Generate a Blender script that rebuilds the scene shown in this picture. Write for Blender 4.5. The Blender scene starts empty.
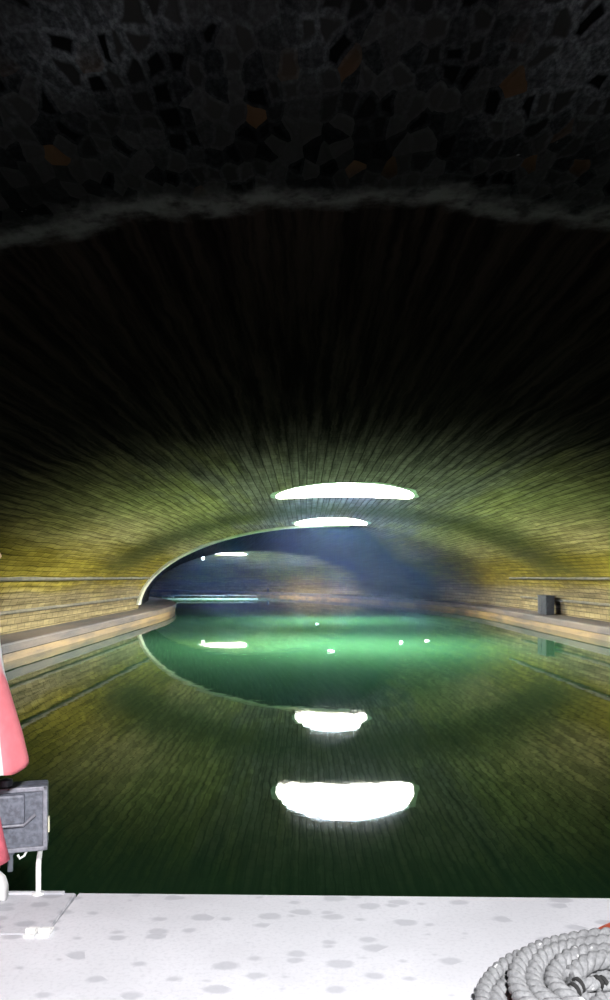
import bpy, bmesh, math, random
from mathutils import Vector, Matrix, noise
random.seed(7)
sc = bpy.context.scene
C = sc.collection
PI = math.pi

# ------------------------------------------------------------------ helpers
def link(o):
    C.objects.link(o); return o

def mesh_obj(name, bm, mats, parent=None, smooth=False, loc=(0,0,0)):
    me = bpy.data.meshes.new(name)
    bmesh.ops.recalc_face_normals(bm, faces=bm.faces[:])
    if smooth:
        for f in bm.faces: f.smooth = True
    bm.to_mesh(me); bm.free()
    for m in (mats if isinstance(mats, (list, tuple)) else [mats]): me.materials.append(m)
    o = link(bpy.data.objects.new(name, me)); o.location = loc
    if parent: o.parent = parent
    return o

def tag(o, label=None, cat=None, group=None, kind=None):
    if label: o['label'] = label
    if cat: o['category'] = cat
    if group: o['group'] = group
    if kind: o['kind'] = kind
    return o

def thing(name, label, cat, loc=(0,0,0), rz=0, group=None):
    o = link(bpy.data.objects.new(name, None)); o.location = loc; o.rotation_euler = (0,0,rz)
    o.empty_display_size = .1
    return tag(o, label, cat, group)

def add_box(bm, c, s, rot=None, bevel=0, seg=2):
    r = bmesh.ops.create_cube(bm, size=1)
    vs = r['verts']
    M = Matrix.Translation(c) @ (rot.to_4x4() if rot else Matrix.Identity(4)) @ Matrix.Diagonal((s[0], s[1], s[2], 1))
    bmesh.ops.transform(bm, matrix=M, verts=vs)
    if bevel:
        es = list({e for v in vs for e in v.link_edges})
        bmesh.ops.bevel(bm, geom=es, offset=bevel, segments=seg, affect='EDGES', profile=.6)

def ring_frames(pts, closed=False):
    n = len(pts); out = []
    up = Vector((0,0,1))
    for i, p in enumerate(pts):
        a = pts[i-1] if i > 0 else pts[0]; b = pts[i+1] if i < n-1 else pts[-1]
        t = (b - a).normalized()
        s = t.cross(up)
        if s.length < 1e-3: s = Vector((1,0,0))
        s.normalize(); w = s.cross(t).normalized()
        out.append((s, w))
    return out

def add_tube(bm, pts, rad, n=12, cap=True, mat=0):
    pts = [Vector(p) for p in pts]
    fr = ring_frames(pts); rings = []
    for i, p in enumerate(pts):
        r = rad[i] if isinstance(rad, (list, tuple)) else rad
        s, w = fr[i]
        rings.append([bm.verts.new(p + (s*math.cos(2*PI*k/n) + w*math.sin(2*PI*k/n))*r) for k in range(n)])
    for i in range(len(rings)-1):
        for k in range(n):
            f = bm.faces.new((rings[i][k], rings[i][(k+1)%n], rings[i+1][(k+1)%n], rings[i+1][k])); f.material_index = mat
    if cap:
        bm.faces.new(rings[0]).material_index = mat; bm.faces.new(rings[-1][::-1]).material_index = mat

def add_lathe(bm, prof, n=24, c=(0,0,0), sx=1, sy=1):
    """prof: list of (r, z); closed top and bottom with fans"""
    rings = []
    for r, z in prof:
        rings.append([bm.verts.new((c[0]+sx*r*math.cos(2*PI*k/n), c[1]+sy*r*math.sin(2*PI*k/n), c[2]+z)) for k in range(n)])
    for i in range(len(rings)-1):
        for k in range(n):
            bm.faces.new((rings[i][k], rings[i][(k+1)%n], rings[i+1][(k+1)%n], rings[i+1][k]))
    bm.faces.new(rings[0][::-1]); bm.faces.new(rings[-1])

def add_prism(bm, poly, z0, z1, bevel=0):
    lo = [bm.verts.new((x, y, z0)) for x, y in poly]; hi = [bm.verts.new((x, y, z1)) for x, y in poly]
    n = len(poly)
    top = bm.faces.new(hi); bm.faces.new(lo[::-1])
    for i in range(n): bm.faces.new((lo[i], lo[(i+1)%n], hi[(i+1)%n], hi[i]))
    if bevel:
        bmesh.ops.bevel(bm, geom=list(top.edges), offset=bevel, segments=2, affect='EDGES')

def skin_obj(name, verts, edges, radii, mat, parent, root=0, sub=2):
    me = bpy.data.meshes.new(name); me.from_pydata(verts, edges, [])
    o = link(bpy.data.objects.new(name, me))
    me.materials.append(mat)
    o.modifiers.new('skin', 'SKIN'); me.update()
    for i, r in enumerate(radii):
        d = me.skin_vertices[0].data[i]
        d.radius = (r, r) if not isinstance(r, tuple) else r
        d.use_root = (i == root)
    m = o.modifiers.new('sub', 'SUBSURF'); m.levels = sub; m.render_levels = sub
    dg = bpy.context.evaluated_depsgraph_get()
    ev = o.evaluated_get(dg)
    me2 = bpy.data.meshes.new_from_object(ev)
    for p in me2.polygons: p.use_smooth = True
    o.modifiers.clear(); o.data = me2; me2.name = name
    bpy.data.meshes.remove(me)
    if not me2.materials: me2.materials.append(mat)
    if parent: o.parent = parent
    return o

# ------------------------------------------------------------------ materials
STEP = 49.2                   # a wider stretch of vault starts behind the pale arch ring
class NT:
    def __init__(s, name):
        s.m = bpy.data.materials.new(name); s.m.use_nodes = True
        s.t = s.m.node_tree; s.b = s.t.nodes['Principled BSDF']; s.out = s.t.nodes['Material Output']
    def n(s, kind, **kw):
        nd = s.t.nodes.new(kind)
        for k, v in kw.items():
            if k.startswith('i_'):
                key = k[2:].replace('_', ' ')
                nd.inputs[key].default_value = v
            else: setattr(nd, k, v)
        return nd
    def l(s, a, b): s.t.links.new(a, b)
    def math(s, op, a, b=None, clamp=False):
        nd = s.t.nodes.new('ShaderNodeMath'); nd.operation = op; nd.use_clamp = clamp
        for i, v in enumerate((a, b)):
            if v is None: continue
            if isinstance(v, (int, float)): nd.inputs[i].default_value = v
            else: s.l(v, nd.inputs[i])
        return nd.outputs[0]
    def mix(s, fac, a, b, mode='MIX'):
        nd = s.t.nodes.new('ShaderNodeMix'); nd.data_type = 'RGBA'; nd.blend_type = mode
        for idx, v in ((0, fac), (6, a), (7, b)):
            if isinstance(v, (int, float)): nd.inputs[idx].default_value = v
            elif isinstance(v, tuple): nd.inputs[idx].default_value = (*v, 1) if len(v) == 3 else v
            else: s.l(v, nd.inputs[idx])
        return nd.outputs[2]
    def ramp(s, v, lo, hi, a=0.0, b=1.0):
        nd = s.t.nodes.new('ShaderNodeMapRange'); nd.interpolation_type = 'SMOOTHSTEP'
        s.l(v, nd.inputs[0])
        for i, x in enumerate((lo, hi, a, b)): nd.inputs[i+1].default_value = x
        return nd.outputs[0]
    def noise(s, vec, scale, detail=3, rough=.5, dist=0.0):
        nd = s.n('ShaderNodeTexNoise'); nd.inputs['Scale'].default_value = scale
        nd.inputs['Detail'].default_value = detail; nd.inputs['Roughness'].default_value = rough
        nd.inputs['Distortion'].default_value = dist
        s.l(vec, nd.inputs['Vector']); return nd
    def mapping(s, vec, scale=(1,1,1), loc=(0,0,0)):
        nd = s.n('ShaderNodeMapping'); nd.inputs['Scale'].default_value = scale; nd.inputs['Location'].default_value = loc
        s.l(vec, nd.inputs['Vector']); return nd.outputs[0]
    def bump(s, h, strength=.5, dist=.02):
        nd = s.n('ShaderNodeBump'); nd.inputs['Strength'].default_value = strength; nd.inputs['Distance'].default_value = dist
        s.l(h, nd.inputs['Height']); s.l(nd.outputs[0], s.b.inputs['Normal'])

def simple(name, col, rough=.6, metal=0, nscale=20, var=.15, bump=.0):
    t = NT(name)
    co = t.n('ShaderNodeTexCoord').outputs['Object']
    nz = t.noise(co, nscale, 4)
    f = t.ramp(nz.outputs[0], .3, .7)
    c = t.mix(f, tuple(x*(1-var) for x in col), tuple(min(1, x*(1+var)) for x in col))
    t.l(c, t.b.inputs['Base Color'])
    t.b.inputs['Roughness'].default_value = rough; t.b.inputs['Metallic'].default_value = metal
    if bump: t.bump(nz.outputs[0], bump, .005)
    return t.m

def vault_material():
    t = NT('vault_masonry')
    uv = t.n('ShaderNodeUVMap').outputs[0]        # u = metres around the arch, v = metres along the tunnel
    geo = t.n('ShaderNodeNewGeometry')
    sep = t.n('ShaderNodeSeparateXYZ'); t.l(uv, sep.inputs[0]); u, v = sep.outputs[0], sep.outputs[1]
    sp = t.n('ShaderNodeSeparateXYZ'); t.l(geo.outputs['Position'], sp.inputs[0]); z = sp.outputs[2]
    # warp
    wn = t.noise(t.mapping(uv, (3, 1.5, 1)), 1.6, 2)
    add = t.n('ShaderNodeVectorMath', operation='MULTIPLY_ADD')
    t.l(wn.outputs['Color'], add.inputs[0]); add.inputs[1].default_value = (.10, .16, 0); t.l(uv, add.inputs[2])
    w = add.outputs[0]
    # rubble stones of the near section
    vm = t.mapping(w, (8.2, 3.9, 1))
    vo = t.n('ShaderNodeTexVoronoi', voronoi_dimensions='2D', feature='F1'); t.l(vm, vo.inputs['Vector']); vo.inputs['Scale'].default_value = 1; vo.inputs['Randomness'].default_value = .75
    ve = t.n('ShaderNodeTexVoronoi', voronoi_dimensions='2D', feature='DISTANCE_TO_EDGE'); t.l(vm, ve.inputs['Vector']); ve.inputs['Scale'].default_value = 1; ve.inputs['Randomness'].default_value = .75
    rc = t.n('ShaderNodeSeparateColor'); t.l(vo.outputs['Color'], rc.inputs[0])
    patch = t.noise(t.mapping(uv, (1, 1, 1), (3.7, 1.3, 0)), .55, 3)
    fine = t.noise(t.mapping(uv, (9, 5, 1)), 3, 5, .65)
    stone = t.mix(t.ramp(rc.outputs[0], .1, .9), (.006, .006, .0065), (.040, .038, .038))
    mort = t.mix(t.ramp(fine.outputs[0], .35, .7), (.07, .073, .083), (.22, .226, .245))
    edge = t.ramp(ve.outputs['Distance'], .09, .25, 1, 0)
    edge = t.math('MAXIMUM', edge, t.math('MULTIPLY', t.ramp(rc.outputs[2], .55, .6), .6))
    edge = t.math('MULTIPLY', edge, t.ramp(t.math('ADD', patch.outputs[0], t.ramp(u, -.4, 3.2, .13, -.12)), .42, .58, .22, 1))
    nearfade = t.ramp(v, 4.8, 6.0, 1, .14)
    edge = t.math('MULTIPLY', edge, nearfade)
    near = t.mix(edge, stone, mort)
    br = t.math('MULTIPLY', t.ramp(rc.outputs[1], .94, .97), t.math('MULTIPLY', t.ramp(v, 4.5, 5.2), t.ramp(v, 6.0, 6.6, 1, 0)))
    near = t.mix(t.math('MULTIPLY', br, .9), near, (.11, .06, .032))
    wh = t.ramp(t.noise(t.mapping(uv, (5, 4, 1)), 1.3, 3, .6).outputs[0], .72, .78)
    near = t.mix(t.math('MULTIPLY', wh, .8), near, (.3, .31, .32))
    # coursed masonry of the far section: courses run along the tunnel
    st = t.noise(t.mapping(w, (6.5, .2, 1)), 1, 6, .65)
    st2 = t.noise(t.mapping(uv, (1.1, .12, 1)), 1, 3, .6)
    bl = t.n('ShaderNodeTexBrick'); bl.offset = .5
    rot = t.n('ShaderNodeCombineXYZ'); t.l(v, rot.inputs[0]); t.l(u, rot.inputs[1])
    t.l(rot.outputs[0], bl.inputs['Vector'])
    for k, x in (('Scale', 1), ('Mortar Size', .018), ('Brick Width', .7), ('Row Height', .24), ('Bias', 0)): bl.inputs[k].default_value = x
    bl.inputs['Color1'].default_value = (.9, .9, .9, 1); bl.inputs['Color2'].default_value = (.62, .62, .62, 1); bl.inputs['Mortar'].default_value = (.3, .3, .3, 1)
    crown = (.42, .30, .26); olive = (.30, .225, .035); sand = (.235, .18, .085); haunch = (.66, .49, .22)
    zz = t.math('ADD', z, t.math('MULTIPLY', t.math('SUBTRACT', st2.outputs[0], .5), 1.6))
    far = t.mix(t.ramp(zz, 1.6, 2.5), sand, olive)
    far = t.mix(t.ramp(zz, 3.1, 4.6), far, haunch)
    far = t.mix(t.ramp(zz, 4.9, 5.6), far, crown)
    str_ = t.ramp(st.outputs[0], .3, .68, .5, 1.15)
    far = t.mix(1.0, far, bl.outputs[0], 'MULTIPLY')
    cs = t.n('ShaderNodeCombineColor')
    for i in range(3): t.l(str_, cs.inputs[i])
    far = t.mix(1.0, far, cs.outputs[0], 'MULTIPLY')
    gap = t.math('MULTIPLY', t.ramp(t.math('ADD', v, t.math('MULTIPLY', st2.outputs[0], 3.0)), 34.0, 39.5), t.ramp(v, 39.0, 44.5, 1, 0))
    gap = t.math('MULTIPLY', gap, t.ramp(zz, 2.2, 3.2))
    far = t.mix(t.math('MULTIPLY', gap, .62), far, (.075, .075, .028))     # dim stretch between the first two skylights, its shade painted into the colour
    near_shade = t.mix(t.ramp(st.outputs[0], .35, .7), (.012, .009, .009), (.05, .034, .030))  # darkness of the vault before the first skylight, painted as colour
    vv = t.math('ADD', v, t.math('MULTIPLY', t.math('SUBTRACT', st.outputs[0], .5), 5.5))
    far = t.mix(t.ramp(vv, 15, 26), near_shade, far)
    dk = t.mix(t.ramp(st.outputs[0], .3, .7), (.018, .018, .018), (.06, .055, .046))       # shade beyond the second skylight, painted into the stone colour
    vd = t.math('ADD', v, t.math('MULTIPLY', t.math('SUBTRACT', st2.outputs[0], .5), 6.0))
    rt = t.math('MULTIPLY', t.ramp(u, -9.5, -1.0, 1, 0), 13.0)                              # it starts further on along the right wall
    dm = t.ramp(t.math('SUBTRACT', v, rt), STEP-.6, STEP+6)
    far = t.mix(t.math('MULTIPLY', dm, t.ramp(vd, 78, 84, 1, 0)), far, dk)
    # lime seam where the two sections meet
    uo = t.math('SUBTRACT', u, 2.1); uu = t.math('MINIMUM', t.math('MULTIPLY', uo, uo), 9.0)
    sn = t.noise(uv, 1.2, 6, .62); sn2 = t.noise(uv, 4.2, 4, .6)
    vs_ = t.math('SUBTRACT', t.math('ADD', v, t.math('MULTIPLY', t.math('SUBTRACT', sn.outputs[0], .5), .9)), 6.65)
    vs_ = t.math('SUBTRACT', vs_, t.math('MULTIPLY', uu, .05))
    band = t.math('MULTIPLY', t.ramp(vs_, -.32, .02), t.ramp(vs_, -.02, .26, 1, 0))
    band = t.math('MULTIPLY', band, t.ramp(sn2.outputs[0], .3, .6, .15, 1))
    sec = t.ramp(vs_, -.2, .2)
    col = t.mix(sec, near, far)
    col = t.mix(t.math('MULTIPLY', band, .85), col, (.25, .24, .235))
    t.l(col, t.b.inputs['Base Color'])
    t.b.inputs['Roughness'].default_value = 1
    t.b.inputs['Specular IOR Level'].default_value = .0
    h = t.math('ADD', t.math('MULTIPLY', t.ramp(ve.outputs['Distance'], .0, .3), t.math('SUBTRACT', 1.0, sec)), t.math('MULTIPLY', fine.outputs[0], .35))
    h = t.math('ADD', h, t.math('MULTIPLY', st.outputs[0], .6))
    t.bump(h, .5, .04)
    return t.m

def quay_material(name, c1, c2):
    t = NT(name)
    co = t.n('ShaderNodeTexCoord').outputs['Object']
    a = t.noise(t.mapping(co, (1, .25, 2)), 1.1, 5, .6)
    c = t.mix(t.ramp(a.outputs[0], .35, .65), c1, c2)
    t.l(c, t.b.inputs['Base Color']); t.b.inputs['Roughness'].default_value = .7
    t.bump(a.outputs[0], .4, .03)
    return t.m

def water_material():
    t = NT('canal_water')
    co = t.n('ShaderNodeTexCoord').outputs['Object']
    t.b.inputs['Base Color'].default_value = (.0110, .035, .0135, 1)
    t.b.inputs['Roughness'].default_value = .022
    t.b.inputs['IOR'].default_value = 1.33
    a = t.noise(t.mapping(co, (1.6, .8, 1)), 1.0, 3, .55)
    t.bump(a.outputs[0], .10, .02)
    return t.m

def deck_material(base=(.70, .70, .735), spot=(.40, .405, .44)):
    t = NT('deck_paint')
    co = t.n('ShaderNodeTexCoord').outputs['Object']
    mp = t.mapping(co, (5.0, 7.5, 1))
    vo = t.n('ShaderNodeTexVoronoi', voronoi_dimensions='2D', feature='F1'); t.l(mp, vo.inputs['Vector']); vo.inputs['Scale'].default_value = 1.35
    wn = t.noise(co, 16, 3); d = t.math('ADD', vo.outputs['Distance'], t.math('MULTIPLY', t.math('SUBTRACT', wn.outputs[0], .5), .28))
    rc = t.n('ShaderNodeSeparateColor'); t.l(vo.outputs['Color'], rc.inputs[0])
    size = t.math('MULTIPLY', t.ramp(rc.outputs[0], .25, 1), .40)
    inside = t.ramp(t.math('SUBTRACT', size, d), -.05, .16)
    big = t.noise(co, 1.6, 4, .6); fn = t.noise(co, 55, 3, .6)
    c = t.mix(t.ramp(big.outputs[0], .35, .65), tuple(x*.90 for x in base), base)
    c = t.mix(t.math('MULTIPLY', t.ramp(fn.outputs[0], .45, .7), .25), c, spot)
    c = t.mix(t.math('MULTIPLY', inside, .62), c, spot)
    t.l(c, t.b.inputs['Base Color']); t.b.inputs['Roughness'].default_value = .6
    t.bump(fn.outputs[0], .15, .003)
    return t.m

def rope_material():
    t = NT('rope_fibre')
    co = t.n('ShaderNodeTexCoord').outputs['Object']
    a = t.noise(co, 60, 5, .7); b = t.noise(co, 9, 3)
    c = t.mix(t.ramp(a.outputs[0], .3, .7), (.19, .195, .202), (.32, .325, .332))
    c = t.mix(t.math('MULTIPLY', t.ramp(t.noise(co, 26, 2).outputs[0], .70, .76), .8), c, (.85, .86, .86))
    c = t.mix(t.math('MULTIPLY', t.ramp(b.outputs[0], .5, .7), .35), c, (.16, .165, .17))
    t.l(c, t.b.inputs['Base Color']); t.b.inputs['Roughness'].default_value = .95
    t.bump(a.outputs[0], .8, .006)
    return t.m

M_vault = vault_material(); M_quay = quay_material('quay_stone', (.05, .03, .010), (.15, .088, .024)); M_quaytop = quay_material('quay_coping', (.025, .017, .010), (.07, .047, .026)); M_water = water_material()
M_deck = deck_material(); M_hatch = deck_material((.60, .60, .635), (.34, .345, .38)); M_rope = rope_material()
M_shaft = simple('shaft_plaster', (.62, .58, .48), .8, 0, 3, .25)
M_dark = simple('end_blocker_dark', (.03, .03, .032), .9, 0, 1, .3)
M_hull = simple('hull_paint', (.012, .016, .014), .5)
M_trim = simple('string_course_stone', (.075, .06, .03), .8, 0, 2, .35)
M_ring = simple('pale_ring_stone', (.50, .46, .30), .8, 0, 1.5, .25, .3)
M_white = simple('white_enamel', (.82, .82, .80), .45, 0, 30, .06)
M_lamp = simple('grey_cast_housing', (.115, .125, .155), .55, 0, 45, .3, .4)
M_lampd = simple('dark_grey_bracket', (.09, .10, .12), .5, 0, 30, .2)
M_rim = simple('grey_housing_rim', (.21, .215, .25), .5, 0, 45, .2)
M_glass = simple('floodlight_glass', (.05, .055, .06), .1)
M_tab = simple('cream_tab', (.55, .52, .38), .5)
M_red = simple('red_painted_steel', (.42, .075, .035), .5, 0, 14, .3)
M_cloth_red = simple('red_coat_cloth', (.74, .20, .23), .85, 0, 25, .1, .2)
M_cloth_white = simple('white_coat_cloth', (.85, .84, .83), .85, 0, 25, .04, .2)
def coat_material():
    t = NT('coat_cloth')
    co = t.n('ShaderNodeTexCoord').outputs['Object']
    sp = t.n('ShaderNodeSeparateXYZ'); t.l(co, sp.inputs[0])
    lim = t.math('ADD', sp.outputs[0], t.math('MULTIPLY', sp.outputs[2], .155))
    nz = t.noise(co, 18, 3)
    red = t.mix(nz.outputs[0], (.66, .15, .18), (.80, .24, .27))
    t.l(t.mix(t.ramp(lim, .296, .303), (.85, .84, .83), red), t.b.inputs['Base Color'])
    t.b.inputs['Roughness'].default_value = .85
    return t.m
M_coat = coat_material()
M_trouser = simple('red_trouser_cloth', (.62, .13, .17), .85, 0, 25, .12, .2)
M_skin = simple('skin', (.62, .40, .30), .55, 0, 30, .06)
M_hair = simple('dark_hair', (.035, .022, .015), .5, 0, 80, .4)
M_shoe = simple('white_shoe_leather', (.80, .80, .79), .5, 0, 20, .05)
M_sock = simple('dark_sock', (.05, .06, .08), .9)
M_eye = simple('eye_white', (.8, .8, .78), .2); M_iris = simple('iris_brown', (.06, .03, .015), .2); M_lip = simple('lip', (.5, .2, .18), .5)
M_iron = simple('dark_iron', (.014, .013, .012), .6, .2, 12, .4)
M_pale = simple('pale_weathered_metal', (.022, .038, .031), .5, 0, 6, .2)
M_scrap = simple('pale_scrap', (.85, .85, .78), .6)
M_black = simple('black_whipping', (.02, .02, .02), .8)

# ------------------------------------------------------------------ the tunnel: plan of its centre line
CX, S0, R = 1.5, 48.0, 85.0
HW, ZB = 11.7, .55            # half width at the wall foot, height of the quays
SMIN, SMAX = -12.0, 165.0
def centre(s):
    if s <= S0: return Vector((CX, s, 0)), Vector((1, 0, 0))
    a = (s - S0)/R
    return Vector((CX - R + R*math.cos(a), S0 + R*math.sin(a), 0)), Vector((math.cos(a), math.sin(a), 0))
def rise(s):
    k = min(1, max(0, (s - 55)/25)); k = k*k*(3-2*k)
    return 5.15 - .60*k
def leftness(f):              # the wider stretch opens to the left and fades out over the crown
    k = min(1, max(0, (.42 - math.cos(f))/.5)); return k*k*(3-2*k)
def ex(s):
    if s < STEP: return 0.0
    k = min(1, max(0, (s - 62)/16)); return .85*(1 - k*k*(3-2*k))
def tp(s, off, z):
    p, n = centre(s); return Vector((p.x + n.x*off, p.y + n.y*off, z))
def srange(step=1.0, a=SMIN, b=SMAX):
    n = int(round((b-a)/step)); return [a + (b-a)*i/n for i in range(n+1)]

# vault: one shell with three openings in its crown
NPHI = 120
bm = bmesh.new(); uvl = bm.loops.layers.uv.new('UVMap')
arc = [0.0]
phis = [PI*i/NPHI for i in range(NPHI+1)]
for i in range(NPHI):
    a, b = phis[i], phis[i+1]
    arc.append(arc[-1] + math.hypot(HW*(math.cos(b)-math.cos(a)), 5.15*(math.sin(b)-math.sin(a))))
half = arc[-1]/2
ss = sorted([x for x in srange(.75) if abs(x-STEP) > .15] + [STEP-.001, STEP+.001])
grid = []
for s in ss:
    row = []
    for f in phis:
        e = ex(s)*leftness(f); z = ZB + (rise(s)+e*.8)*math.sin(f)
        row.append(bm.verts.new(tp(s, (HW+e)*math.cos(f), z)))
    grid.append(row)
for i in range(len(ss)-1):
    for j in range(NPHI):
        f = bm.faces.new((grid[i][j], grid[i][j+1], grid[i+1][j+1], grid[i+1][j]))
        for lp, (ii, jj) in zip(f.loops, ((i, j), (i, j+1), (i+1, j+1), (i+1, j))):
            lp[uvl].uv = (arc[jj]-half, ss[ii])
# the near stretch of the vault is hand-laid and uneven
for row, s in zip(grid, ss):
    for v in row:
        if v.co.z > 1.5:
            d = noise.noise(Vector((v.co.x*.9, v.co.y*.9, 3.1)))*.05
            v.co.z += d
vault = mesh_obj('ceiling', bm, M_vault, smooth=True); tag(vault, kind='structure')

OC = [(30.5, 2.6, 2.5), (46.8, 2.1, 2.75), (91.5, 2.5, 3.0)]
SHAFT_TOP = 6.25
cutters = []
def ell(s, hx, hy, n=48):
    p, nr = centre(s); fw = Vector((-nr.y, nr.x, 0)) if True else None
    out = []
    for k in range(n):
        c, q = math.cos(2*PI*k/n), math.sin(2*PI*k/n)
        e = .5 if q > 0 else 1.0
        out.append(p + nr*(hx*math.copysign(abs(c)**e, c)) + fw*(hy*math.copysign(abs(q)**e, q)*(.42 if q > 0 else 1.38)))
    return out
bm = bmesh.new()
for s, hx, hy in OC:
    poly = ell(s, hx, hy)
    lo = [bm.verts.new((p.x, p.y, 3.2)) for p in poly]; hi = [bm.verts.new((p.x, p.y, 9)) for p in poly]
    n = len(poly); bm.faces.new(hi); bm.faces.new(lo[::-1])
    for i in range(n): bm.faces.new((lo[i], lo[(i+1)%n], hi[(i+1)%n], hi[i]))
cut = mesh_obj('cutter', bm, M_shaft)
bo = vault.modifiers.new('cut', 'BOOLEAN'); bo.operation = 'DIFFERENCE'; bo.object = cut; bo.solver = 'EXACT'
dg = bpy.context.evaluated_depsgraph_get()
me = bpy.data.meshes.new_from_object(vault.evaluated_get(dg))
vault.modifiers.clear(); old = vault.data; vault.data = me; bpy.data.meshes.remove(old)
bm = bmesh.new(); bm.from_mesh(me)
dead = [f for f in bm.faces if f.material_index == 1 or (lambda c: c.z < ZB-.01)(f.calc_center_median())]
bmesh.ops.delete(bm, geom=dead, context='FACES')
# drop what the cutter may have left across the openings
def in_open(c, lim=.94):
    for s, hx, hy in OC:
        p, nr = centre(s); d = Vector((c.x-p.x, c.y-p.y, 0)); fw = Vector((-nr.y, nr.x, 0))
        q = d.dot(fw)/hy; e = .5 if q > 0 else 1.0; q /= (.42 if q > 0 else 1.38)
        if (abs(d.dot(nr))/hx)**(2/e) + abs(q)**(2/e) < lim: return True
    return False
bm.normal_update()
dead = [f for f in bm.faces if in_open(f.calc_center_median()) or (abs(f.normal.z) < .3 and in_open(f.calc_center_median(), 1.06))]
bmesh.ops.delete(bm, geom=dead, context='FACES')
bm.to_mesh(me); bm.free()
bpy.data.objects.remove(cut)

def vault_z(pt, s_guess):
    # height of the vault above a plan point near s_guess
    best = None
    s = s_guess
    for _ in range(6):
        p, nr = centre(s); fw = Vector((-nr.y, nr.x, 0)); s += (pt-p).dot(fw)
    p, nr = centre(s); off = (pt-p).dot(nr)
    return ZB + rise(s)*math.sqrt(max(0, 1-(off/HW)**2))
# the shafts: walls of the three skylights, with thickness
for k, (s, hx, hy) in enumerate(OC):
    inn, outp = ell(s, hx*1.004, hy*1.004), ell(s, hx+.45, hy+.45)
    bm = bmesh.new(); n = len(inn)
    a = [bm.verts.new((p.x, p.y, vault_z(p, s)-.03)) for p in inn]
    b = [bm.verts.new((p.x, p.y, SHAFT_TOP)) for p in inn]
    c = [bm.verts.new((p.x, p.y, SHAFT_TOP)) for p in outp]
    d = [bm.verts.new((p.x, p.y, vault_z(p, s)+.06)) for p in outp]
    for i in range(n):
        j = (i+1) % n
        bm.faces.new((a[i], a[j], b[j], b[i])); bm.faces.new((b[i], b[j], c[j], c[i])); bm.faces.new((c[i], c[j], d[j], d[i])); bm.faces.new((d[i], d[j], a[j], a[i]))
    o = mesh_obj('window_%d' % (k+1), bm, M_shaft, smooth=False); tag(o, kind='structure')

# quays with coping, string courses, added light-blocking end walls, canal bed
def sweep(name, section, mat, kind='structure', step=1.5, smooth=False, a=SMIN, b=SMAX):
    bm = bmesh.new(); rows = []
    for s in srange(step, a, b): rows.append([bm.verts.new(tp(s, x, z)) for x, z in section])
    m = len(section)
    for i in range(len(rows)-1):
        for j in range(m):
            bm.faces.new((rows[i][j], rows[i][(j+1)%m], rows[i+1][(j+1)%m], rows[i+1][j]))
    bm.faces.new(rows[0]); bm.faces.new(rows[-1][::-1])
    o = mesh_obj(name, bm, mat); tag(o, kind=kind); return o
BK = 10.2
for side, sg in (('left', -1), ('right', 1)):
    sec = [(sg*(BK+.05), -1.5), (sg*(BK+.05), .24), (sg*BK, .27), (sg*BK, .50), (sg*(BK+.04), ZB), (sg*(HW+1.3), ZB), (sg*(HW+1.3), -1.5)]
    q = sweep('quay_wall_%s' % side, sec, M_quay)
    q.data.materials.append(M_quaytop)
    for p in q.data.polygons:
        if len(p.vertices) == 4 and p.center.z > .25: p.material_index = 1
def wall_x(z): return HW*math.sqrt(1-((z-ZB)/5.15)**2)
i = 1
for sg in (-1, 1):
    for z in (1.28, 2.42):
        x0 = wall_x(z)
        sweep('trim_%d' % i, [(sg*(x0-.05), z-.05), (sg*(x0-.09), z-.01), (sg*(x0-.08), z+.05), (sg*(wall_x(z+.09)+.02), z+.09), (sg*(x0+.10), z-.06)], M_trim, b=STEP-.9); i += 1
bm = bmesh.new(); rows = []
for f in phis[56:-1:2]:
    c_, n_ = math.cos(f), math.sin(f); row = []
    for ds, dr in ((-.8, .05), (-.8, -.10), (-.76, -.14), (-.02, -.14), (.02, -.10), (.02, .05)):
        dr = dr*leftness(f) if dr < 0 else dr
        row.append(bm.verts.new(tp(STEP+ds, (HW+dr)*c_, ZB+(5.15+dr)*n_)))
    rows.append(row)
for i_ in range(len(rows)-1):
    for j in range(6): bm.faces.new((rows[i_][j], rows[i_][(j+1)%6], rows[i_+1][(j+1)%6], rows[i_+1][j]))
bm.faces.new(rows[0]); bm.faces.new(rows[-1][::-1])
o = mesh_obj('trim_5', bm, M_ring); tag(o, kind='structure')
for nm, s in (('end_blocker_back', SMIN), ('end_blocker_front', SMAX)):  # unseen closures added to keep sky light out; the tunnel itself runs on
    bm = bmesh.new()
    p, nr = centre(s); fw = Vector((-nr.y, nr.x, 0))
    sgn = -1 if s < 0 else 1
    ring = []
    for dd in (0, .4*sgn):
        ring.append([bm.verts.new(tp(s, HW*1.02*math.cos(f), ZB + (rise(s)+.15)*math.sin(f)) + fw*dd) for f in phis[::4]] + [bm.verts.new(tp(s, -HW*1.02, -1.5)+fw*dd), bm.verts.new(tp(s, HW*1.02, -1.5)+fw*dd)])
    n = len(ring[0])
    for j in range(n): bm.faces.new((ring[0][j], ring[0][(j+1)%n], ring[1][(j+1)%n], ring[1][j]))
    bm.faces.new(ring[0]); bm.faces.new(ring[1][::-1])
    o = mesh_obj(nm, bm, M_dark); tag(o, kind='structure')
bm = bmesh.new(); rows = []
for s in srange(3): rows.append([bm.verts.new(tp(s, x, 0)) for x in (-BK-.1, BK+.1)])
for i in range(len(rows)-1): bm.faces.new((rows[i][0], rows[i][1], rows[i+1][1], rows[i+1][0]))
o = mesh_obj('canal_water', bm, M_water); tag(o, 'dark green canal water mirroring the vault and skylights', 'water', kind='structure')

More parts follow.
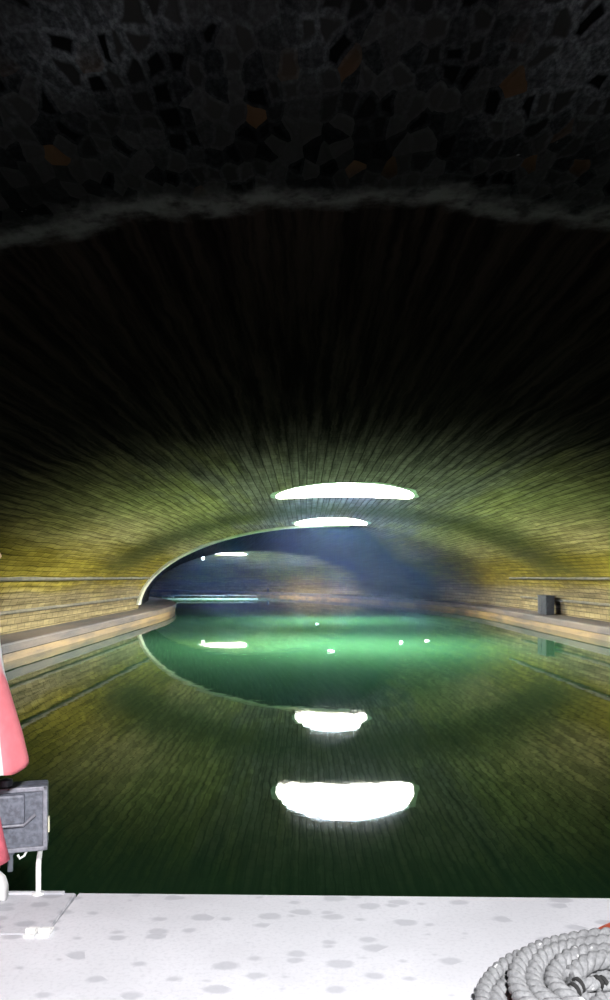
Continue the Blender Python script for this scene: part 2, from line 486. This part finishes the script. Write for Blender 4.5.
# ------------------------------------------------------------------ haze in the damp air (fills the tunnel)
bm = bmesh.new(); rows = []
for s in srange(3, 24.0, SMAX-.3):
    rows.append([bm.verts.new(tp(s, (HW-.12)*math.cos(f), ZB + .03 + (rise(s)-.13)*math.sin(f))) for f in phis[::5]] + [bm.verts.new(tp(s, -BK+.03, ZB+.03)), bm.verts.new(tp(s, -BK+.03, .02)), bm.verts.new(tp(s, BK-.03, .02)), bm.verts.new(tp(s, BK-.03, ZB+.03))])
for i in range(len(rows)-1):
    m = len(rows[0])
    for j in range(m): bm.faces.new((rows[i][j], rows[i][(j+1)%m], rows[i+1][(j+1)%m], rows[i+1][j]))
bm.faces.new(rows[0]); bm.faces.new(rows[-1][::-1])
hm = bpy.data.materials.new('damp_haze'); hm.use_nodes = True
nt = hm.node_tree; nt.nodes.remove(nt.nodes['Principled BSDF'])
vsn = nt.nodes.new('ShaderNodeVolumeScatter'); vsn.inputs['Color'].default_value = (.42, .60, 1, 1); vsn.inputs['Density'].default_value = .0004
vsn.inputs['Anisotropy'].default_value = .2
nt.links.new(vsn.outputs[0], nt.nodes['Material Output'].inputs['Volume'])
o = mesh_obj('haze', bm, hm); tag(o, 'thin bluish haze in the damp tunnel air', 'haze', kind='stuff')

# ------------------------------------------------------------------ the boat
DZ = 1.0
boat = thing('boat', 'flat white bow deck of the boat, spotted with grey marks', 'boat', (0, 0, 0))
def fy(x): return 3.775 - .024*x            # front edge of the deck
def rounded(poly): return poly
lx, rx = -2.25, 2.25
gx = -1.082
deck_poly = [(gx+.006, 3.352), (gx+.006, fy(gx)), (1.7, fy(1.7)), (1.95, fy(1.95)-.05), (2.15, 3.55), (rx, 3.2), (rx, -5), (lx, -5), (lx, 3.352)]
bm = bmesh.new(); add_prism(bm, deck_poly, DZ-.05, DZ, .006); mesh_obj('deck', bm, M_deck, boat)
hp = [(lx, 3.362), (gx-.006, 3.362), (gx-.006, fy(gx)), (-1.75, fy(gx)), (-2.0, fy(gx)-.06), (-2.18, 3.5)]
bm = bmesh.new(); add_prism(bm, hp, DZ-.045, DZ, .005)
add_box(bm, ((-1.75-1.14)/2, fy(gx)-.012, DZ+.004), (1.75-1.14, .022, .012), None, .003)
hatch = mesh_obj('hatch', bm, M_hatch, boat); hatch['label'] = 'slightly greyer hinged corner panel'
bm = bmesh.new()
for cx_, w_ in ((-1.150, .046), (-1.092, .052)):
    add_box(bm, (cx_, 3.365, DZ+.006), (w_, .085, .012), None, .004)
    add_tube(bm, [(cx_-w_*.45, 3.357, DZ+.016), (cx_+w_*.45, 3.357, DZ+.016)], .012, 10)
mesh_obj('hinge', bm, M_white, hatch)['label'] = 'white hinge'
bm = bmesh.new()
hull_poly = [(lx+.04, -5), (rx-.04, -5), (rx-.04, 3.15), (2.1, 3.5), (1.9, fy(1.9)-.1), (1.7, fy(1.7)-.04), (-1.7, fy(0)-.04), (-1.95, 3.64), (-2.14, 3.46), (lx+.04, 3.15)]
add_prism(bm, hull_poly, -.5, DZ-.05); mesh_obj('hull', bm, M_hull, boat)

# floodlight on two white posts at the deck edge, seen from behind
fl = thing('floodlight', 'grey box floodlight on white posts at the left corner of the bow, seen from behind', 'floodlight', (-1.44, 3.785, DZ), .27)
bm = bmesh.new()
y0 = 3.86-3.785
W0, W1, Z0, Z1 = -1.65+1.44, -1.232+1.44, .165, .478
cxx, czz = (W0+W1)/2, (Z0+Z1)/2
add_box(bm, (cxx, y0+.075, czz), (W1-W0, .13, Z1-Z0), None, .012)
bmesh.ops.recalc_face_normals(bm, faces=bm.faces[:])
mesh_obj('housing', bm, M_lamp, fl)
bm = bmesh.new()                                # raised rim round the back and stiffening rib
t_ = .022
for c_, s_ in (((cxx, y0+.004, Z1-t_/2), (W1-W0, .018, t_)), ((cxx, y0+.004, Z0+t_/2), (W1-W0, .018, t_)),
               ((W0+t_/2, y0+.004, czz), (t_, .018, Z1-Z0)), ((W1-t_/2, y0+.004, czz), (t_, .018, Z1-Z0))):
    add_box(bm, c_, s_, None, .005)
mesh_obj('rim', bm, M_rim, fl)['label'] = 'paler raised rim'
bm = bmesh.new()
add_box(bm, (cxx-.045, y0-.006, czz+.055), (.30, .035, .145), None, .012)
mesh_obj('gear_box', bm, M_lamp, fl)
bm = bmesh.new()
add_tube(bm, [(W0+.03, y0-.012, czz-.022), (W1-.11, y0-.012, czz-.022), (W1-.055, y0-.010, czz+.025)], .008, 8)
mesh_obj('handle', bm, M_rim, fl)
bm = bmesh.new(); add_box(bm, (cxx, y0+.142, czz), (W1-W0-.05, .006, Z1-Z0-.05), None, .002); mesh_obj('glass', bm, M_glass, fl)
bm = bmesh.new(); add_box(bm, (W1+.003, y0+.07, czz-.05), (.010, .03, .075), None, .003); mesh_obj('latch', bm, M_tab, fl)['label'] = 'cream latch'
bm = bmesh.new(); add_lathe(bm, [(.03, 0), (.034, .01), (.03, .035), (.012, .042)], 16, (W0+.225, y0+.04, Z1-.002)); mesh_obj('knob', bm, M_lampd, fl)
bm = bmesh.new(); add_box(bm, (W0+.245, y0+.02, Z0-.045), (.026, .02, .10), None, .004); add_box(bm, (W0+.245, y0+.045, Z0-.004), (.04, .08, .012), None, .003); mesh_obj('bracket', bm, M_lampd, fl)
bm = bmesh.new()
add_tube(bm, [(.115, y0+.02, Z0+.005), (.10, y0+.005, Z0-.02), (.08, y0, Z0-.03), (.07, y0+.01, Z0-.015)], .006, 8); mesh_obj('cable', bm, M_white, fl)['label'] = 'short white cable end'
for x in (-1.268+1.44, -1.60+1.44):
    bm = bmesh.new()
    add_tube(bm, [(x, -.045, .004), (x, -.045, .125), (x, -.02, .145), (x, y0+.06, .152), (x, y0+.075, Z0+.004)], .0125, 12)
    add_lathe(bm, [(.03, 0), (.03, .006), (.016, .010)], 16, (x, -.045, 0))
    mesh_obj('post', bm, M_white, fl)['label'] = 'white post'

# ------------------------------------------------------------------ red plate and rope coil
pl = thing('deck_plate', 'red painted steel plate under the coil of rope', 'plate', (1.42, 2.90, DZ))
bm = bmesh.new()
ctl = [(.67, 2.45), (.72, 2.82), (.88, 3.03), (1.12, 3.24), (1.42, 3.43), (1.95, 3.45), (2.05, 2.9), (2.0, 2.4), (1.4, 2.2)]
pp = []
for i in range(len(ctl)):
    p0, p1, p2, p3 = [Vector(ctl[(i+k) % len(ctl)]) for k in (-1, 0, 1, 2)]
    for k in range(6):
        t = k/6
        q = .5*((2*p1) + (p2-p0)*t + (2*p0-5*p1+4*p2-p3)*t*t + (3*p1-p0-3*p2+p3)*t**3)
        pp.append((q.x-1.42, q.y-2.90))
add_prism(bm, pp, 0, .045, .006)
mesh_obj('plate_body', bm, M_red, pl)
for a in range(6):
    bm = bmesh.new(); add_lathe(bm, [(.02, 0), (.02, .012), (.012, .018)], 6, (.1+.42*math.cos(a*PI/3+.3), -.05+.38*math.sin(a*PI/3+.3), .044)); mesh_obj('bolt', bm, M_red, pl)

RR = .033
def rope_mesh(path, rad):
    bm = bmesh.new()
    # resample
    P = [Vector(p) for p in path]; out = [P[0]]; acc = 0; step = .014
    for a, b in zip(P, P[1:]):
        L = (b-a).length; d = step-acc
        while d <= L:
            out.append(a.lerp(b, d/L)); d += step
        acc = (acc + L) % step
    P = out; fr = ring_frames(P); n = 9; pitch = .13
    rs = rad*.68; ro = rad*.37
    for k in range(3):
        rings = []
        for i, p in enumerate(P):
            s, w = fr[i]; a = 2*PI*(i*step/pitch + k/3)
            c = p + (s*math.cos(a)+w*math.sin(a))*ro
            jit = 1 + .05*noise.noise(p*30+Vector((k*9, 0, 0)))
            rings.append([bm.verts.new(c + (s*math.cos(2*PI*q/n)+w*math.sin(2*PI*q/n))*rs*jit) for q in range(n)])
        for i in range(len(rings)-1):
            for q in range(n): bm.faces.new((rings[i][q], rings[i][(q+1)%n], rings[i+1][(q+1)%n], rings[i+1][q]))
        bm.faces.new(rings[0]); bm.faces.new(rings[-1][::-1])
    return bm
keys = [(0, .06, 0), (1, .13, 0), (2, .205, 0), (3, .28, 0), (4, .335, 0), (5, .375, 0), (5.5, .39, 0), (5.85, .535, 0), (6.9, .53, 0), (7.15, .47, 1), (7.45, .445, 1), (8, .435, 1), (9, .36, 1), (10, .285, 1), (10.7, .24, 1)]
path = []; turn = 90
def key(t, c):
    for a, b in zip(keys, keys[1:]):
        if a[0] <= t <= b[0]:
            k = (t-a[0])/(b[0]-a[0]); k = k*k*(3-2*k)*.5 + k*.5
            return a[c] + (b[c]-a[c])*k
    return keys[-1][c]
for i in range(int(10.7*turn)+1):
    t = i/turn; a = 2*PI*t - PI/2; up = key(t, 2)
    r = .88*key(t, 1)*(1 + .02*math.sin(2*a+.4+.3*up) + .012*math.sin(3*a+1.1+t*.4))
    path.append((.035*up + r*math.cos(a), .015*up + r*.98*math.sin(a), RR*1.04+.046 + .062*up + .005*up*math.sin(5*a+t)))
rp = thing('rope', 'thick grey twisted rope lying coiled on the red plate', 'rope', (1.065, 2.615, DZ))
mesh_obj('rope_coil', rope_mesh(path, RR), M_rope, rp, smooth=True)
bm = rope_mesh([(-.19, .03, .10), (-.14, .085, .125), (-.07, .09, .125), (.0, .06, .12), (.06, .0, .11)], .024)
e = mesh_obj('rope_end', bm, M_rope, rp, smooth=True)
for c_ in ((-.165, .06, .115), (-.145, .08, .123), (-.075, .09, .125), (-.06, .087, .125), (-.005, .063, .12)):
    bm = bmesh.new(); add_tube(bm, [(c_[0]-.006, c_[1]-.004, c_[2]), (c_[0]+.006, c_[1]+.002, c_[2]+.002)], .027, 14)
    mesh_obj('whipping', bm, M_black, e)['label'] = 'black whipping twine'

# ------------------------------------------------------------------ the person at the left edge, in profile, facing right
PX, PY = -1.527, 3.66
per = thing('person', 'person in a flared red and white coat, red trousers and white shoes beside the floodlight', 'person', (PX, PY, DZ))
# body: one continuous skin
V = []; E = []; Rr = []
def jv(p, r, prev=None):
    V.append(p); Rr.append(r); i = len(V)-1
    if prev is not None: E.append((prev, i))
    return i
pel = jv((0, 0, .92), .125)
bel = jv((.01, 0, 1.05), .115, pel); che = jv((.0, 0, 1.25), .125, bel); upc = jv((-.01, 0, 1.38), .10, che)
nk = jv((.0, 0, 1.46), .052, upc); nk2 = jv((.015, 0, 1.52), .05, nk)
for sg in (-1, 1):
    hip = jv((0, sg*.075, .86), .088, pel); kn = jv((.015, sg*.06, .48), .056, hip); an = jv((.02, sg*.058, .10), .038, kn)
    he = jv((-.015, sg*.058, .055), .034, an); to = jv((.085, sg*.058, .045), .030, an)
    sh = jv((-.015, sg*.155, 1.385), .058, upc); el = jv((-.03, sg*.215, 1.10), .042, sh); wr = jv((.03, sg*.225, .87), .028, el)
    pa = jv((.045, sg*.222, .80), (.030, .020), wr)
skin_obj('body', V, E, Rr, M_skin, per, root=0, sub=2)
for sg in (-1, 1):
    V = []; E = []; Rr = []
    b0 = jv((.045, sg*.222, .815), .018)
    for q, ln in enumerate((.075, .085, .08, .062)):
        x = .045 + (1.5-q)*.018
        k0 = jv((x, sg*.222, .775), .0095, b0)
        k1 = jv((x+.004, sg*.218, .775-ln*.45), .0088, k0); k2 = jv((x+.008, sg*.208, .775-ln*.75), .0082, k1); jv((x+.010, sg*.195, .775-ln*.98), .0072, k2)
    t0 = jv((.078, sg*.215, .80), .012, b0); t1 = jv((.096, sg*.208, .77), .010, t0); jv((.102, sg*.20, .742), .0085, t1)
    skin_obj('hand', V, E, Rr, M_skin, per, root=0, sub=1)
# head
bm = bmesh.new(); bmesh.ops.create_uvsphere(bm, u_segments=48, v_segments=32, radius=1)
HC = Vector((.015, 0, 1.605))
def g(d, s): return math.exp(-d*d/(2*s*s))
for v in bm.verts:
    p = v.co.copy(); x, y, z = p.x*.095, p.y*.073, p.z*.115
    if z < 0:
        k = -z/.115; x = x*(1-.12*k) + .010*k; y *= 1-.28*k
    if x > 0:
        x += .026*g(y, .010)*g(z+.012, .018)            # nose
        x += .008*g(y, .008)*g(z-.012, .02)
        x += .005*g(z-.028, .010)*g(y, .045)            # brow
        for sg in (-1, 1): x -= .009*g(y-sg*.031, .014)*g(z-.008, .012)
        x += .006*g(y, .018)*g(z+.052, .008)            # lips
        x -= .004*g(y, .02)*g(z+.066, .007)
        x += .010*g(y, .020)*g(z+.090, .014)            # chin
    v.co = HC + Vector((x, y, z))
head = mesh_obj('head', bm, M_skin, per, smooth=True)
for sg in (-1, 1):
    bm = bmesh.new(); bmesh.ops.create_uvsphere(bm, u_segments=16, v_segments=12, radius=.0125, matrix=Matrix.Translation(HC+Vector((.073, sg*.031, .008)))); eye = mesh_obj('eye', bm, M_eye, head, smooth=True)
    bm = bmesh.new(); bmesh.ops.create_uvsphere(bm, u_segments=16, v_segments=12, radius=.0065, matrix=Matrix.Translation(HC+Vector((.0805, sg*.031, .008)))); mesh_obj('iris', bm, M_iris, head, smooth=True)
    bm = bmesh.new(); add_lathe(bm, [(.010, -.006), (.026, -.003), (.030, .003), (.022, .006), (.012, .004)], 20, (0, 0, 0), .62, 1.05)
    bmesh.ops.transform(bm, matrix=Matrix.Translation(HC+Vector((-.008, sg*.074, -.004))) @ Matrix.Rotation(sg*-PI/2+.0, 4, 'X'), verts=bm.verts)
    mesh_obj('ear', bm, M_skin, head, smooth=True)
bm = bmesh.new(); add_tube(bm, [HC+Vector((.079, -.022, -.054)), HC+Vector((.088, -.008, -.0525)), HC+Vector((.090, 0, -.0535)), HC+Vector((.088, .008, -.0525)), HC+Vector((.079, .022, -.054))], [.002, .005, .0055, .005, .002], 8); mesh_obj('mouth', bm, M_lip, head, smooth=True)
bm = bmesh.new(); bmesh.ops.create_uvsphere(bm, u_segments=40, v_segments=28, radius=1)
for v in bm.verts:
    p = v.co.copy(); q = Vector((p.x*.106-.008, p.y*.086, p.z*.122+.008))
    lim = .045 if q.x > .02 else (-.10 if q.x < -.01 else -.10+.145*(q.x+.01)/.03)
    if q.z < lim: q.z = lim; 
    if q.x > .078: q.x = .078
    v.co = HC + q + p*.004*noise.noise(p*9)
mesh_obj('hair', bm, M_hair, per, smooth=True)
# coat: A-line, white body with a red front
def coat_r(z):
    pts = [(.63, .250, .235), (.655, .250, .235), (.78, .222, .215), (.95, .170, .19), (1.06, .137, .178), (1.22, .108, .19), (1.34, .105, .205), (1.41, .09, .14), (1.47, .068, .075)]
    for (a, x1, y1), (b, x2, y2) in zip(pts, pts[1:]):
        if a <= z <= b:
            k = (z-a)/(b-a); return x1+(x2-x1)*k, y1+(y2-y1)*k
    return pts[-1][1:]
bm = bmesh.new(); zs = [.640+ (1.468-.640)*i/44 for i in range(45)]; n = 64; rings = []
for z in zs:
    a_, b_ = coat_r(z); fl_ = max(0, (1.05-z)/.45)
    ring = []
    for k in range(n):
        t = 2*PI*k/n; f = 1 + .035*fl_*math.sin(9*t+.4) * (0.35+.65*abs(math.sin(t)))
        ring.append(bm.verts.new((a_*f*math.cos(t), b_*f*math.sin(t), z + .012*fl_*math.sin(4*t) - (.010*fl_*math.cos(t)))))
    rings.append(ring)
for i in range(len(rings)-1):
    for k in range(n):
        f = bm.faces.new((rings[i][k], rings[i][(k+1)%n], rings[i+1][(k+1)%n], rings[i+1][k]))
        pass
inner = [bm.verts.new((v.co.x*.95, v.co.y*.95, v.co.z+.004)) for v in rings[0]]
inner2 = [bm.verts.new((v.co.x*.62, v.co.y*.72, .95)) for v in rings[0]]
for k in range(n):
    j = (k+1)%n
    f = bm.faces.new((rings[0][k], inner[k], inner[j], rings[0][j]))
    bm.faces.new((inner[k], inner2[k], inner2[j], inner[j]))
coat = mesh_obj('coat', bm, M_coat, per, smooth=True)
coat['label'] = 'flared white coat with a red front'
for sg in (-1, 1):
    bm = bmesh.new()
    add_tube(bm, [(-.012, sg*.13, 1.40), (-.017, sg*.168, 1.375), (-.026, sg*.20, 1.22), (-.03, sg*.222, 1.09), (0, sg*.228, .97), (.028, sg*.229, .875)], [.05, .066, .058, .054, .050, .047], 20)
    mesh_obj('sleeve', bm, M_cloth_white, coat, smooth=True)
# trousers: one garment, two flared legs
bm = bmesh.new()
for sg in (-1, 1):
    add_tube(bm, [(0, sg*.07, .93), (.003, sg*.072, .80), (.01, sg*.066, .50), (.022, sg*.06, .38), (.042, sg*.058, .26), (.060, sg*.058, .165)], [.105, .10, .080, .080, .085, .092], 24)
mesh_obj('trousers', bm, M_trouser, per, smooth=True)
for sg in (-1, 1):
    bm = bmesh.new()
    secs = [(-.055, .036, .115), (-.03, .044, .155), (.02, .047, .160), (.08, .047, .155), (.13, .047, .140), (.165, .042, .110), (.180, .03, .075)]
    rings = []
    for x, hw, h in secs:
        ring = []
        for k in range(16):
            t = 2*PI*k/16; c_, s_ = math.cos(t), math.sin(t)
            ring.append(bm.verts.new((x-.04, sg*.055 + hw*math.copysign(abs(c_)**.6, c_), .5*h + .5*h*math.copysign(abs(s_)**.6, s_))))
        rings.append(ring)
    for i in range(len(rings)-1):
        for k in range(16): bm.faces.new((rings[i][k], rings[i][(k+1)%16], rings[i+1][(k+1)%16], rings[i+1][k]))
    bm.faces.new(rings[0]); bm.faces.new(rings[-1][::-1])
    shoe = mesh_obj('shoe', bm, M_shoe, per, smooth=True); shoe['label'] = 'white high shoe'
    bm = bmesh.new(); add_lathe(bm, [(.046, .15), (.047, .18), (.045, .22)], 18, (.022, sg*.057, 0)); mesh_obj('sock', bm, M_sock, per, smooth=True)

# ------------------------------------------------------------------ further down the tunnel
def at_quay(s, off): p = tp(s, off, ZB); return p
q = at_quay(41.5, 11.0); q.z += .01
ub = thing('utility_box', 'dark metal box standing on the right-hand quay against the sandy wall', 'box', q)
bm = bmesh.new(); add_box(bm, (0, 0, .50), (.42, 1.5, .88), None, .02); mesh_obj('cabinet_body', bm, M_iron, ub)
bm = bmesh.new(); add_box(bm, (0, 0, .965), (.50, 1.6, .05), None, .015); mesh_obj('lid', bm, M_iron, ub)
bm = bmesh.new(); add_box(bm, (0, 0, .03), (.38, 1.42, .06)); mesh_obj('plinth', bm, M_iron, ub)
for sg in (-1, 1):
    bm = bmesh.new(); add_box(bm, (-.216, sg*.365, .5), (.014, .70, .78), None, .005); d = mesh_obj('door', bm, M_iron, ub)
    bm = bmesh.new(); add_tube(bm, [(-.222, sg*.06, .45), (-.245, sg*.06, .45), (-.245, sg*.06, .58), (-.222, sg*.06, .58)], .009, 8); mesh_obj('handle', bm, M_iron, d)
q = at_quay(99.0, 10.45)
bl = thing('bollard', 'small dark mooring bollard on the far quay in the lit patch', 'bollard', q)
bm = bmesh.new(); add_lathe(bm, [(.2, 0), (.2, .04), (.13, .07), (.12, .36)], 20); mesh_obj('column', bm, M_iron, bl)
bm = bmesh.new(); add_lathe(bm, [(.12, .36), (.19, .40), (.19, .46), (.10, .52)], 20); mesh_obj('cap', bm, M_iron, bl)
# low railing across the far water
ra = thing('floating_railing', 'low pale railing floating across the far water below the skylight beam', 'railing', (-10.8, 90.5, 0), .0)
bm = bmesh.new(); add_box(bm, (0, 0, .02), (11.0, .3, .10), None, .03); mesh_obj('float_beam', bm, M_pale, ra)
bm = bmesh.new(); add_tube(bm, [(-5.3, 0, .40), (5.3, 0, .40)], .015, 8); mesh_obj('handrail', bm, M_pale, ra)
for k in range(18):
    bm = bmesh.new(); add_tube(bm, [(-5.3+10.6*k/17, 0, .10), (-5.3+10.6*k/17, 0, .41)], .022, 8); mesh_obj('post', bm, M_pale, ra)
# a small fitting by the far skylight
s3 = OC[2][0]
lp = tp(s3-2.0, -2.95, 0); lp.z = vault_z(lp, s3) 
lf = thing('pendant_fitting', 'small bright fitting hanging from the vault beside the far skylight', 'lamp', lp)
bm = bmesh.new(); add_tube(bm, [(0, 0, .03), (0, 0, -.18)], .03, 8); mesh_obj('stem', bm, M_pale, lf)
bm = bmesh.new(); add_lathe(bm, [(.16, -.62), (.18, -.55), (.18, -.28), (.05, -.17)], 16)
em = NT('lit_globe'); em.b.inputs['Base Color'].default_value = (.9, .9, .85, 1); em.b.inputs['Emission Color'].default_value = (1, .96, .88, 1); em.b.inputs['Emission Strength'].default_value = 2.0
mesh_obj('globe', bm, em.m, lf, smooth=True)
# scraps floating on the lit water
for (px, py, lab) in ((331, 652, 'largest pale scrap floating on the bright green water under the near skylight'),
                      (401, 643, 'pale scrap floating on the bright green water, left of the pair at right'),
                      (427, 641, 'pale scrap floating on the green water nearest the right-hand quay'),
                      (317, 624, 'pale scrap floating on the far bright band of water')):
    d = 800*2.5/(py-577); x = (px-305)/800*d
    w = .14 if px == 331 else .085
    bm = bmesh.new(); pts = []
    for k in range(9):
        a = 2*PI*k/9; r = w*(.6+.5*random.random()); pts.append((r*math.cos(a), r*math.sin(a)*1.6))
    add_prism(bm, pts, -.02, .03+.03*random.random(), .006)
    o = mesh_obj('floating_scrap', bm, M_scrap, None, loc=(x, d, 0)); o.rotation_euler = (.15, .1, random.random()*3)
    tag(o, lab, 'scrap', 'scraps floating on the canal')

# ------------------------------------------------------------------ light
w = bpy.data.worlds.new('sky'); sc.world = w; w.use_nodes = True
bg = w.node_tree.nodes['Background']; bg.inputs[0].default_value = (.93, 1.0, 1.06, 1); bg.inputs[1].default_value = 440
for s, hx, hy in OC:
    L = bpy.data.lights.new('skylight_portal', 'AREA'); L.shape = 'ELLIPSE'; L.size = 2*hx; L.size_y = 2*hy
    L.cycles.is_portal = True
    o = link(bpy.data.objects.new('skylight_portal', L)); p, nr = centre(s)
    o.location = (p.x, p.y, SHAFT_TOP-.02); o.rotation_euler = (0, 0, math.atan2(nr.y, nr.x))
L = bpy.data.lights.new('deck_lamp', 'SPOT'); L.energy = 2000; L.spot_size = math.radians(60); L.spot_blend = .5; L.shadow_soft_size = .10; L.color = (1, .985, 1)
o = link(bpy.data.objects.new('deck_lamp', L)); o.location = (.45, -.6, 3.8)
o.rotation_euler = (Vector((-.15, 3.0, 1.0)) - o.location).to_track_quat('-Z', 'Y').to_euler()

# ------------------------------------------------------------------ camera
cam = bpy.data.cameras.new('camera'); co = link(bpy.data.objects.new('camera', cam)); sc.camera = co
co.location = (0, 0, 2.5); co.rotation_euler = (PI/2, 0, 0)
cam.sensor_fit = 'VERTICAL'; cam.sensor_height = 36; cam.sensor_width = 36*.61; cam.lens = 36*.8; cam.shift_y = .077
cam.clip_end = 500; cam.clip_start = .05
sc.view_settings.view_transform = 'Standard'; sc.view_settings.look = 'None'; sc.view_settings.exposure = 0; sc.view_settings.gamma = 1
sc.view_settings.use_curve_mapping = False
